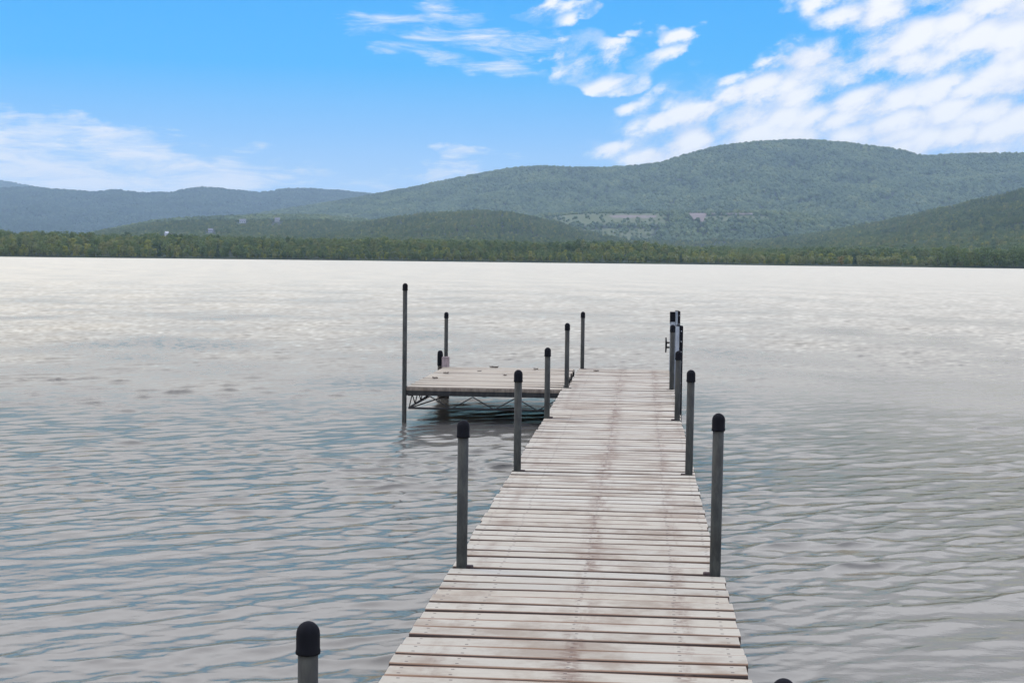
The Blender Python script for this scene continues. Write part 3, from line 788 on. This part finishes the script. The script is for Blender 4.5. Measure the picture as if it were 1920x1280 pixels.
def sr(a): return float(shore_r(np.array(a)))
a = -26.5
while a < 16.5:
    rr = sr(a)
    if a < .9:                                       # front of the mixed treeline
        hs = np.interp(a, [-28, -22, -14, -8, -2, 1], [.95, .88, .68, .62, .6, .55])
        key = random.choices(['dark', 'olive', 'yellow', 'pine'], [.54, .26, .18, .02])[0]
        plant(key, a, rr+random.uniform(5, 11), hs*random.uniform(.6, 1.0))
        a += random.uniform(.26, .40)
    elif a < 11.0:                                   # low shrubs with gaps
        key = random.choices(['shrub', 'yellow', 'olive', 'pine'], [.74, .10, .12, .04])[0]
        if abs(a-7.65) > .25: plant(key, a, rr+random.uniform(6, 14), random.uniform(.6, 1.15) if key == 'shrub' else random.uniform(.5, .7))
        a += random.uniform(.20, .36)
    else:
        plant('grove', a, rr+random.uniform(4, 9), random.uniform(.82, 1.02)); a += random.uniform(.28, .4)
plant('orange', 7.65, sr(7.65)+5, .95)
for d0, d1, wts, stp in ((16, 28, [.32, .34, .32, .02], .50), (36, 52, [.27, .33, .38, .02], .62)):
    a = -26.5
    while a < 16:
        rr = sr(a)
        if a < .9:
            hs = np.interp(a, [-28, -22, -14, -8, -2, 1], [1.0, .90, .66, .60, .58, .52])
            plant(random.choices(['dark', 'olive', 'yellow', 'pine'], wts)[0], a, rr+random.uniform(d0, d1), hs*random.uniform(.7, 1.08)); a += stp*random.uniform(.75, 1.25)
        else:
            plant(random.choices(['dark', 'olive', 'yellow'], [.22, .38, .40])[0], a, rr+random.uniform(d0, d1), random.uniform(.5, .72) if a < 11 else random.uniform(.8, 1.)); a += stp*random.uniform(.8, 1.5)

# forests: far too many trees to count, seen as one mass
def gn_forest(name, pts, sc, label, crowns=None, mat=None):
    me = bpy.data.meshes.new(name); me.vertices.add(len(pts)); me.vertices.foreach_set('co', np.asarray(pts, np.float32).ravel())
    at = me.attributes.new('sc', 'FLOAT', 'POINT'); at.data.foreach_set('value', np.asarray(sc, np.float32)); me.update()
    o = bpy.data.objects.new(name, me); C.objects.link(o); me.materials.append(mat or F_dark)
    g = bpy.data.node_groups.new(name, 'GeometryNodeTree')
    g.interface.new_socket('Geometry', in_out='INPUT', socket_type='NodeSocketGeometry')
    g.interface.new_socket('Geometry', in_out='OUTPUT', socket_type='NodeSocketGeometry')
    n = g.nodes; L = g.links
    i_ = n.new('NodeGroupInput'); o_ = n.new('NodeGroupOutput'); iop = n.new('GeometryNodeInstanceOnPoints')
    L.new(i_.outputs[0], iop.inputs['Points']); L.new(iop.outputs[0], o_.inputs[0])
    na = n.new('GeometryNodeInputNamedAttribute'); na.data_type = 'FLOAT'; na.inputs[0].default_value = 'sc'
    rv = n.new('FunctionNodeRandomValue'); rv.data_type = 'FLOAT_VECTOR'; rv.inputs[0].default_value = (-.12, -.12, 0); rv.inputs[1].default_value = (.12, .12, 6.28)
    L.new(rv.outputs[0], iop.inputs['Rotation'])
    if crowns:
        jn = n.new('GeometryNodeJoinGeometry')
        for c_ in crowns:
            oi = n.new('GeometryNodeObjectInfo'); oi.transform_space = 'ORIGINAL'; oi.inputs['Object'].default_value = c_; oi.inputs['As Instance'].default_value = True
            L.new(oi.outputs['Geometry'], jn.inputs[0])
        L.new(jn.outputs[0], iop.inputs['Instance']); iop.inputs['Pick Instance'].default_value = True
        L.new(na.outputs[0], iop.inputs['Scale'])
    else:
        ico = n.new('GeometryNodeMeshIcoSphere'); ico.inputs['Radius'].default_value = 1.; ico.inputs['Subdivisions'].default_value = 3
        sp_ = n.new('GeometryNodeSetPosition'); nz = n.new('ShaderNodeTexNoise'); nz.inputs['Scale'].default_value = 1.9; nz.inputs['Detail'].default_value = 3
        sb = n.new('ShaderNodeVectorMath'); sb.operation = 'SUBTRACT'; sb.inputs[1].default_value = (.5, .5, .5)
        ml = n.new('ShaderNodeVectorMath'); ml.operation = 'MULTIPLY'; ml.inputs[1].default_value = (1.7, 1.7, 1.7)
        L.new(nz.outputs['Color'], sb.inputs[0]); L.new(sb.outputs[0], ml.inputs[0]); L.new(ml.outputs[0], sp_.inputs['Offset'])
        sm = n.new('GeometryNodeSetMaterial'); sm.inputs['Material'].default_value = mat
        L.new(ico.outputs[0], sp_.inputs[0]); L.new(sp_.outputs[0], sm.inputs[0]); L.new(sm.outputs[0], iop.inputs['Instance'])
        cx_ = n.new('ShaderNodeCombineXYZ'); mz = n.new('ShaderNodeMath'); mz.operation = 'MULTIPLY'; mz.inputs[1].default_value = 1.25
        L.new(na.outputs[0], cx_.inputs[0]); L.new(na.outputs[0], cx_.inputs[1]); L.new(na.outputs[0], mz.inputs[0]); L.new(mz.outputs[0], cx_.inputs[2])
        L.new(cx_.outputs[0], iop.inputs['Scale'])
    md = o.modifiers.new('scatter', 'NODES'); md.node_group = g
    tag(o, label, 'forest', kind='stuff')
    return o

def scatter(a0, a1, r0, r1, spacing, seed):
    g = np.random.default_rng(seed)
    area = math.radians(a1-a0)*(r1*r1-r0*r0)/2; n = int(area/spacing**2)
    az_ = g.uniform(a0, a1, n); r_ = np.sqrt(g.uniform(r0*r0, r1*r1, n)); return az_, r_, g

HOUSES = [(-18.43, .66), (-18.22, .67), (-15.57, 1.27), (-14.25, 1.35), (-16.78, .90)]
def ground_at(ha, he):
    rs = np.arange(1000., 2500., 5.); z = top_z(np.full_like(rs, ha), rs)
    ok = z > 1.763+np.tan(np.radians(he))*rs
    return float(rs[np.argmax(ok)]) if ok.any() else 2450.
HOUSE_R = [ground_at(*h) for h in HOUSES]
def clear_of_houses(az_, r_):
    k = np.ones(len(az_), bool)
    for (ha, he), hr in zip(HOUSES, HOUSE_R): k &= ~((np.abs(az_-ha) < .24) & (r_ < hr+14) & (r_ > hr-170))
    return k
crown_objs = []
for key in ('dark', 'olive', 'dark', 'yellow', 'dark', 'olive', 'dark'):
    me_ = [o for o in C.objects if o.name.startswith('crown') and o.data in KIND[key]['crowns'] and o not in crown_objs]
    if me_: crown_objs.append(random.choice(me_))
# lowland wood between the treeline and the hills
az_, r_, g = scatter(-28, 19, 830, 2450, 6.0, 21)
d = r_-shore_r(az_); keep = (d > 54) & ((az_ < .9) | (d > 58))
d_keep = keep; az_, r_ = az_[keep], r_[keep]; z_ = top_z(az_, r_); s_, m_ = open_masks(az_, r_)
keep = (g.uniform(0, 1, len(az_)) > np.maximum(s_*1.6, m_*.9)) & clear_of_houses(az_, r_); d = d[d_keep]; az_, r_, z_ = az_[keep], r_[keep], z_[keep]
x_, y_ = pol(az_, r_)
hs = np.interp(az_, [-28, -14, -2, 1, 18], [.95, .75, .72, .72, .85])*np.interp(d[keep], [50, 110], [.8, 1.])
clus = wob(x_, y_, 120., 77)
gn_forest('forest', np.stack([x_, y_, z_-.5], -1), hs*g.uniform(.6, 1.05, len(x_))*(1+.12*clus), 'dense mixed woodland covering the low land behind the far shore', crown_objs)
az_, r_, g = scatter(-28, 19, 770, 870, 3.6, 22); d = r_-shore_r(az_)
keep = (d > 3.2) & (d < 60) & ((az_ < .9) | (az_ > 10.8) | (d > 8)); az_, r_ = az_[keep], r_[keep]; x_, y_ = pol(az_, r_)
gn_forest('undergrowth', np.stack([x_, y_, land_z(az_, r_)-.4], -1), g.uniform(.22, .46, len(x_)), 'low tangled undergrowth beneath the far shore trees', crown_objs[:2]+crown_objs[3:5])
# wooded hills
for key, (rr0, sp, rad, seed, lab) in {
    'ridge0': (7000, 20., 12., 31, 'forest covering the farthest blue grey ridge'),
    'ridge1': (4000, 12.5, 7.6, 32, 'forest covering the long bluish ridge on the left'),
    'main': (2450, 7.8, 4.9, 33, 'forest covering the highest mountain'),
    'foot_left': (2450, 7.5, 4.4, 34, 'forest covering the foothill with white houses'),
    'terrace': (2450, 7.5, 4.4, 35, 'forest around the clearings and bare earth cut'),
}.items():
    h = HILLS[key]; az_, r_, g = scatter(max(-30, h['lim'][0]), min(20, h['lim'][1]), max(rr0, h['Rb']), h['Rc']*1.035+h['back']*.2, sp, seed)
    zt = top_z(az_, r_); zh = hill_z(h, az_, r_); keep = (zh > zt-.01) & (zh > 2)
    if key == 'terrace':
        s_, m_ = open_masks(az_, r_); keep &= g.uniform(0, 1, len(az_)) > np.maximum(s_*1.8, m_*.80)
    if key == 'foot_left':
        keep &= clear_of_houses(az_, r_)
    az_, r_, zt = az_[keep], r_[keep], zt[keep]; x_, y_ = pol(az_, r_)
    gn_forest('forest', np.stack([x_, y_, zt+rad*.35], -1), rad*g.uniform(.6, 1.1, len(x_))*np.where(np.maximum(*open_masks(az_, r_)) > .3, .55, 1.) if key == 'terrace' else rad*g.uniform(.6, 1.1, len(x_)), lab, None, F_ridge if key.startswith('ridge') else F_hill)

# ------------------------------------------------------------------ white houses on the foothill
def house(az_, r_, W, Dp, Hh, label, rz, barn=False):
    x, y = pol(az_, r_); z = float(top_z(np.array([az_]), np.array([r_]))[0])
    t = empty('barn' if barn else 'house', (float(x), float(y), z), rz); tag(t, label, 'barn' if barn else 'house')
    mb = MB(); mb.box(-W/2, W/2, -Dp/2, Dp/2, -2, Hh)
    mb.add([(-W/2, -Dp/2, Hh), (-W/2, Dp/2, Hh), (-W/2, 0, Hh+Dp*.42), (W/2, -Dp/2, Hh), (W/2, Dp/2, Hh), (W/2, 0, Hh+Dp*.42)], [(0, 2, 1), (3, 4, 5)])
    mb.build('wall', M_white, t)
    mb = MB(); e = .35; k = Dp*.42/(Dp/2)
    for s in (-1, 1):
        y0_, z0_ = s*(Dp/2+e), Hh-e*k
        vs = [(-W/2-e, y0_, z0_+.06), (W/2+e, y0_, z0_+.06), (W/2+e, 0, Hh+Dp*.42+.06), (-W/2-e, 0, Hh+Dp*.42+.06)]
        vs += [(a_, b_, c_+.22) for a_, b_, c_ in vs]
        mb.add(vs, [(0, 1, 2, 3), (7, 6, 5, 4), (0, 4, 5, 1), (1, 5, 6, 2), (2, 6, 7, 3), (3, 7, 4, 0)])
    mb.build('roof', M_roof if not barn else M_white, t)
    for i in range(3):
        mb = MB(); xx = -W*.3+W*.3*i; mb.box(xx-.5, xx+.5, -Dp/2-.05, -Dp/2-.003, Hh*.35, Hh*.35+1.4); mb.build('window', M_glass, t)
    mb = MB(); mb.box(W*.38, W*.38+.95, -Dp/2-.06, -Dp/2-.003, .1, 2.2); mb.build('door', M_roof, t)
house(HOUSES[0][0], HOUSE_R[0], 4.2, 5.5, 5.8, 'tall narrow white barn above the treeline on the left', R(35), True)
house(HOUSES[1][0], HOUSE_R[1], 5.5, 5.5, 3.4, 'small white house right beside the tall narrow barn', R(15))
house(HOUSES[2][0], HOUSE_R[2], 10., 6.5, 3.6, 'long white house higher up the left foothill', R(12))
house(HOUSES[3][0], HOUSE_R[3], 8., 6.5, 3.6, 'white house farthest along the left foothill', R(18))
house(HOUSES[4][0], HOUSE_R[4], 6.5, 5.5, 3., 'little white house low between trees on the left foothill', R(10))

# ------------------------------------------------------------------ haze
mb = MB(); mb.box(-9000, 8000, -900, 11500, -4.5, 462)
m = bpy.data.materials.new('haze'); m.use_nodes = True; n = NT(m.node_tree); n.n.clear()
out = n.node('ShaderNodeOutputMaterial'); v = n.node('ShaderNodeVolumePrincipled'); n.l.new(v.outputs[0], out.inputs['Volume'])
v.inputs['Color'].default_value = (.58, .79, .90, 1); v.inputs['Density'].default_value = 8.8e-5; v.inputs['Anisotropy'].default_value = .25
hz = mb.build('haze', m); tag(hz, 'thin pale haze filling the air over the lake and hills', 'haze', kind='stuff')

# ------------------------------------------------------------------ render
scene.view_settings.view_transform = 'Standard'; scene.view_settings.look = 'None'
scene.view_settings.exposure = 0; scene.view_settings.gamma = 1
cy = scene.cycles
cy.use_denoising = True; cy.max_bounces = 6; cy.diffuse_bounces = 2; cy.glossy_bounces = 3; cy.volume_bounces = 0
cy.sample_clamp_indirect = 6; cy.use_adaptive_sampling = False
